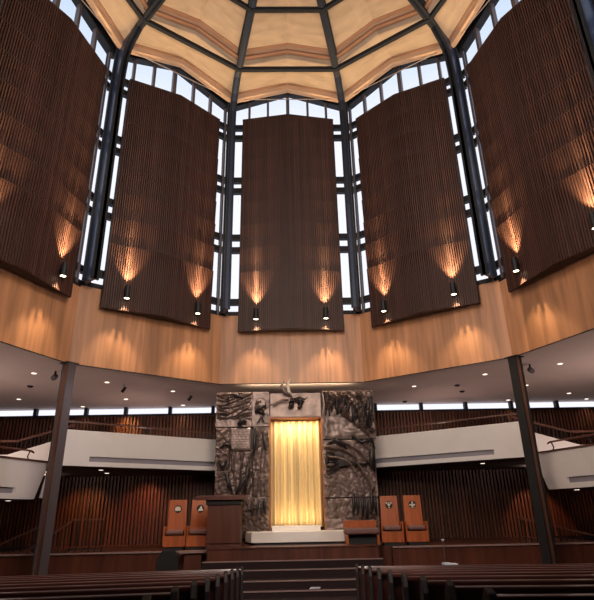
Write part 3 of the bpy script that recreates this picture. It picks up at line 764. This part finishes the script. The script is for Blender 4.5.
# octagonal dark stand and small block before the left wing
w = MB(); w.prism([(.30 * cos(radians(22.5 + 45 * k)), .2 * sin(radians(22.5 + 45 * k))) for k in range(8)], 0, .6)
pts = [(-.30, 0, .12), (-.30, 0, .42), (-.18, 0, .62), (.18, 0, .62), (.30, 0, .42), (.30, 0, .12), (.2, 0, -.0), (-.2, 0, 0)]
w = MB(); w.slab(pts, (0, .12, 0)); o = w.build('board', M_BLACK)
r = thing('notice_stand', 'black eight-sided board on a low stand before the leftmost chair', 'stand', (-3.58, 16.75, -1.72)); o.parent = r; o.location = (0, 0, .22)
w = MB(); w.box(-.04, .04, .12, .18, 0, .6); w.build('post', M_BLACK, r); w = MB(); w.box(-.2, .2, -.08, .28, 0, .03); w.build('foot', M_BLACK, r)
r = thing('side_table', 'small timber table on a block foot below the chair beside the lectern', 'table', (-2.84, 16.6, -1.72))
w = MB(); w.box(-.38, .38, -.22, .3, .78, .83); w.build('tabletop', M_STEP, r); w = MB(); w.box(-.24, .24, -.12, .22, 0, .78); w.build('pedestal', M_STAGE, r)

# stair railings in the wings
def railing(label, segs, ybase, yy):
    r = thing('stair_railing', label, 'railing', (0, yy, 0))
    for (xa, za), (xb, zb), ht in segs:
        w = MB(); w.bar((xa, 0, za), (xb, 0, zb), .05, .05); w.build('rail', M_RAIL, r)
        w = MB(); w.bar((xa, 0, za - ht + .08), (xb, 0, zb - ht + .08), .03, .03); w.build('lower_rail', M_BLACK, r)
        n = max(2, int(abs(xb - xa) / .17))
        for k in range(n + 1):
            t = k / n; x = xa + (xb - xa) * t; z = za + (zb - za) * t
            w = MB(); w.box(x - .012, x + .012, -.012, .012, z - ht, z); w.build('baluster', M_BLACK, r)
railing('black baluster railing on the left wing, level then sloping down to the left', [((-5.75, -.02), (-6.7, -.02), .89), ((-6.7, -.05), (-8.1, -.95), .86)], 0, 17.6)
railing('black stair railing at the left picture edge, sloping down behind the column', [((-7.55, -.02), (-9.7, -.95), .9)], 0, 18.3)
railing('black handrail sloping down to the right beyond the right column', [((6.9, -.2), (9.6, -.85), .86)], 0, 17.8)

# pews
def make_pew(side, Lh=6.6):
    r = bpy.data.objects.new('pew', None); COL.objects.link(r)
    s = side
    w = MB(); w.hexa([(0, -.02, .30), (s * Lh, -.02, .30), (s * Lh, .02, .30), (0, .02, .30), (0, -.12, .84), (s * Lh, -.12, .84), (s * Lh, -.08, .84), (0, -.08, .84)]); w.build('backrest', M_PEW, r)
    w = MB(); w.box(0, s * Lh, -.15, -.05, .84, .885); w.build('top_rail', M_PEW, r, bevel=.012)
    w = MB(); w.box(0, s * Lh, -.02, .42, .38, .44); w.build('seat', M_CUSH, r)
    for x in (-.03, Lh):
        w = MB(); P = [(-.20, 0), (-.20, .80), (-.15, .90), (-.03, .92), (.08, .84), (.14, .62), (.45, .58), (.45, 0)]
        w.slab([(s * x, a, b) for a, b in P], (s * .05, 0, 0)); w.build('end_panel', M_PEWEND, r, bevel=.01)
    return r
words = ['front', 'second', 'third', 'fourth', 'fifth', 'sixth', 'seventh', 'eighth', 'ninth']
for side in (-1, 1):
    base = None
    for k in range(9):
        d = 10.5 - .86 * k; z = -(.84 - .058 * (10.5 - d)) - .90
        lb = 'long dark timber pew in the %s bank, %s row from the stage' % ('left' if side < 0 else 'right', words[k])
        if base is None: base = make_pew(side); c = base
        else: c = copy_tree(base)
        setloc(c, (side * 1.02 + .02, d, z), radians(7) * side * -1 * (1 if side > 0 else 1) * -1 * -1)
        tag(c, lb, 'pew', 'pews in the %s bank' % ('left' if side < 0 else 'right'))
# microphone, book and paper
r = thing('microphone', 'thin black microphone standing behind the right bank of pews', 'microphone', (4.2, 16.55, -1.72))
w = MB(); w.tube([(0, 0, 0), (0, 0, .95)], .012, 8); w.build('stand', M_COLG, r)
w = MB(); w.tube([(0, 0, .94), (0, 0, 1.0)], .035, 8); w.build('head', M_PAPER, r)
w = MB(); w.tube([(0, 0, 0), (0, 0, .02)], .12, 14); w.build('base', M_BLACK, r)
w = MB(); w.box(-.12, .12, -.08, .08, 0, .02); w.box(-.11, .0, -.07, .07, .02, .035); o = w.build('book', M_PAPER); 
o.location = (2.62, 10.24, -.85); tag(o, 'pale blue book lying on the front right pew', 'book')
w = MB(); w.slab([(-.13, -.08, 0), (.12, -.06, 0), (.14, .09, .015), (-.08, .07, .02)], (0, 0, .006)); o = w.build('paper_sheet', M_PAPER)
o.location = (.42, 13.85, -1.58); tag(o, 'small white sheet of paper lying on the platform steps', 'paper')

# ------------------------------------------------------------------ ceiling fittings
def downlight(x, y, z, lb, e=12, grp='recessed ceiling lights', cone=95):
    r = thing('downlight', lb, 'ceiling light', (x, y, z), 0, grp)
    w = MB(); w.tube([(0, 0, -.012), (0, 0, .0)], .095, 18); w.build('trim_ring', M_WHITE, r)
    w = MB(); w.tube([(0, 0, -.018), (0, 0, -.012)], .07, 16); w.build('lens', M_LENS2, r)
    light('downlight_lamp', 'SPOT', (x, y, z - .05), (x, y, z - 3), e, (1, .74, .48), .06, cone, .9)
DL = [(-7.88, 16.08, 'above the far left, nearest the fascia'), (-10.09, 19.85, 'at the left picture edge, near the window strip'), (-6.08, 17.39, 'between the left column and the left track spotlight'),
      (-8.31, 21.45, 'left of the left column, close to the window strip'), (-4.22, 18.89, 'between the two left track spotlights'), (-6.24, 20.15, 'behind the first left track spotlight'), (-4.34, 21.5, 'near the window strip left of the ark'),
      (6.32, 17.06, 'just left of the right column top'), (8.23, 15.85, 'above the far right, nearest the fascia'), (8.40, 18.79, 'small one right beside the right column'), (10.7, 20.32, 'at the far right above the stair'),
      (12.0, 21.5, 'at the far right, close to the window strip'), (4.34, 18.68, 'right of the ark'), (8.79, 21.5, 'near the window strip left of the right column')]
for x, y, t in DL: downlight(x, y, Z_SOF, 'round recessed ceiling light ' + t, 26)
UL = [(-6.35, 18.6, 1.50, 'under the left upper balcony, nearer its parapet'), (-6.6, 20.0, 1.50, 'under the left upper balcony, farther back'), (6.4, 18.7, 1.50, 'under the right upper balcony'),
      (-8.45, 17.0, .55, 'under the left side balcony'), (8.5, 16.9, .55, 'under the right side balcony')]
for x, y, z, t in UL: downlight(x, y, z, 'round recessed light ' + t, 14, 'lights under the balconies')
def track(x, y, lb):
    r = thing('track_spotlight', lb, 'spotlight', (x, y, Z_SOF), 0, 'small black ceiling spotlights')
    w = MB(); w.tube([(0, 0, 0), (0, 0, -.16)], .012, 6); w.build('stem', M_BLACK, r)
    w = MB(); w.tube([(-.05, .02, -.26), (.08, -.04, -.12)], [.055, .04], 10); w.build('head', M_BLACK, r)
track(-5.61, 17.71, 'small black spotlight hanging from the ceiling, nearer the left column')
track(-3.68, 19.27, 'small black spotlight hanging from the ceiling, nearer the ark')
for x, y, t in ((-8.76, 17.79, 'left of the left column'), (5.86, 18.62, 'right of the ark, nearer the fascia'), (6.35, 19.65, 'right of the ark, middle of three'), (4.57, 21.45, 'right of the ark, near the window strip')):
    w = MB(); w.tube([(0, 0, 0), (0, 0, -.05)], [.10, .07], 14); o = w.build('ceiling_sensor', M_BLACK); o.location = (x, y, Z_SOF)
    tag(o, 'small dark round ceiling sensor ' + t, 'sensor', 'dark ceiling sensors')
for x, y, t in ((-7.15, 15.9, 'left'), (7.3, 15.9, 'right')):
    r = thing('ceiling_camera', 'small grey camera on the ceiling beside the %s column top' % t, 'camera', (x, y, Z_SOF), 0, 'ceiling cameras')
    w = MB(); w.tube([(0, 0, 0), (0, 0, -.12)], .03, 8); w.build('stem', M_BLACK, r)
    w = MB(); w.tube([(0, .05, -.14), (0, -.10, -.24)], .08, 12); w.build('head', M_COLG, r)
# warm accent spots washing the slatted back wall (from the track)
light('wash_left_up', 'SPOT', (-6.5, 20.9, 4.0), (-6.6, 21.8, 3.1), 130, (1, .50, .16), .04, 70, .8)
light('wash_left_low', 'SPOT', (-7.6, 20.5, 1.40), (-7.9, 21.8, -.6), 100, (1, .42, .14), .04, 95, .8)
light('wash_left_low2', 'SPOT', (-5.3, 20.4, 1.40), (-5.6, 21.8, .0), 110, (1, .30, .14), .04, 80, .8)
light('wash_right_low', 'SPOT', (9.1, 20.2, 1.30), (9.2, 21.8, -.7), 110, (1, .42, .20), .04, 66, .4)
light('wash_side_left', 'SPOT', (-4, 14, 3.9), (-8.3, 17, 1.2), 60, (.85, .82, 1), .1, 60, .9)  # cool spot aimed at the left side balcony

# ------------------------------------------------------------------ lift everything from eye level to floor level
for o in list(scn.objects):
    if o.parent is None: o.location.z += EYE
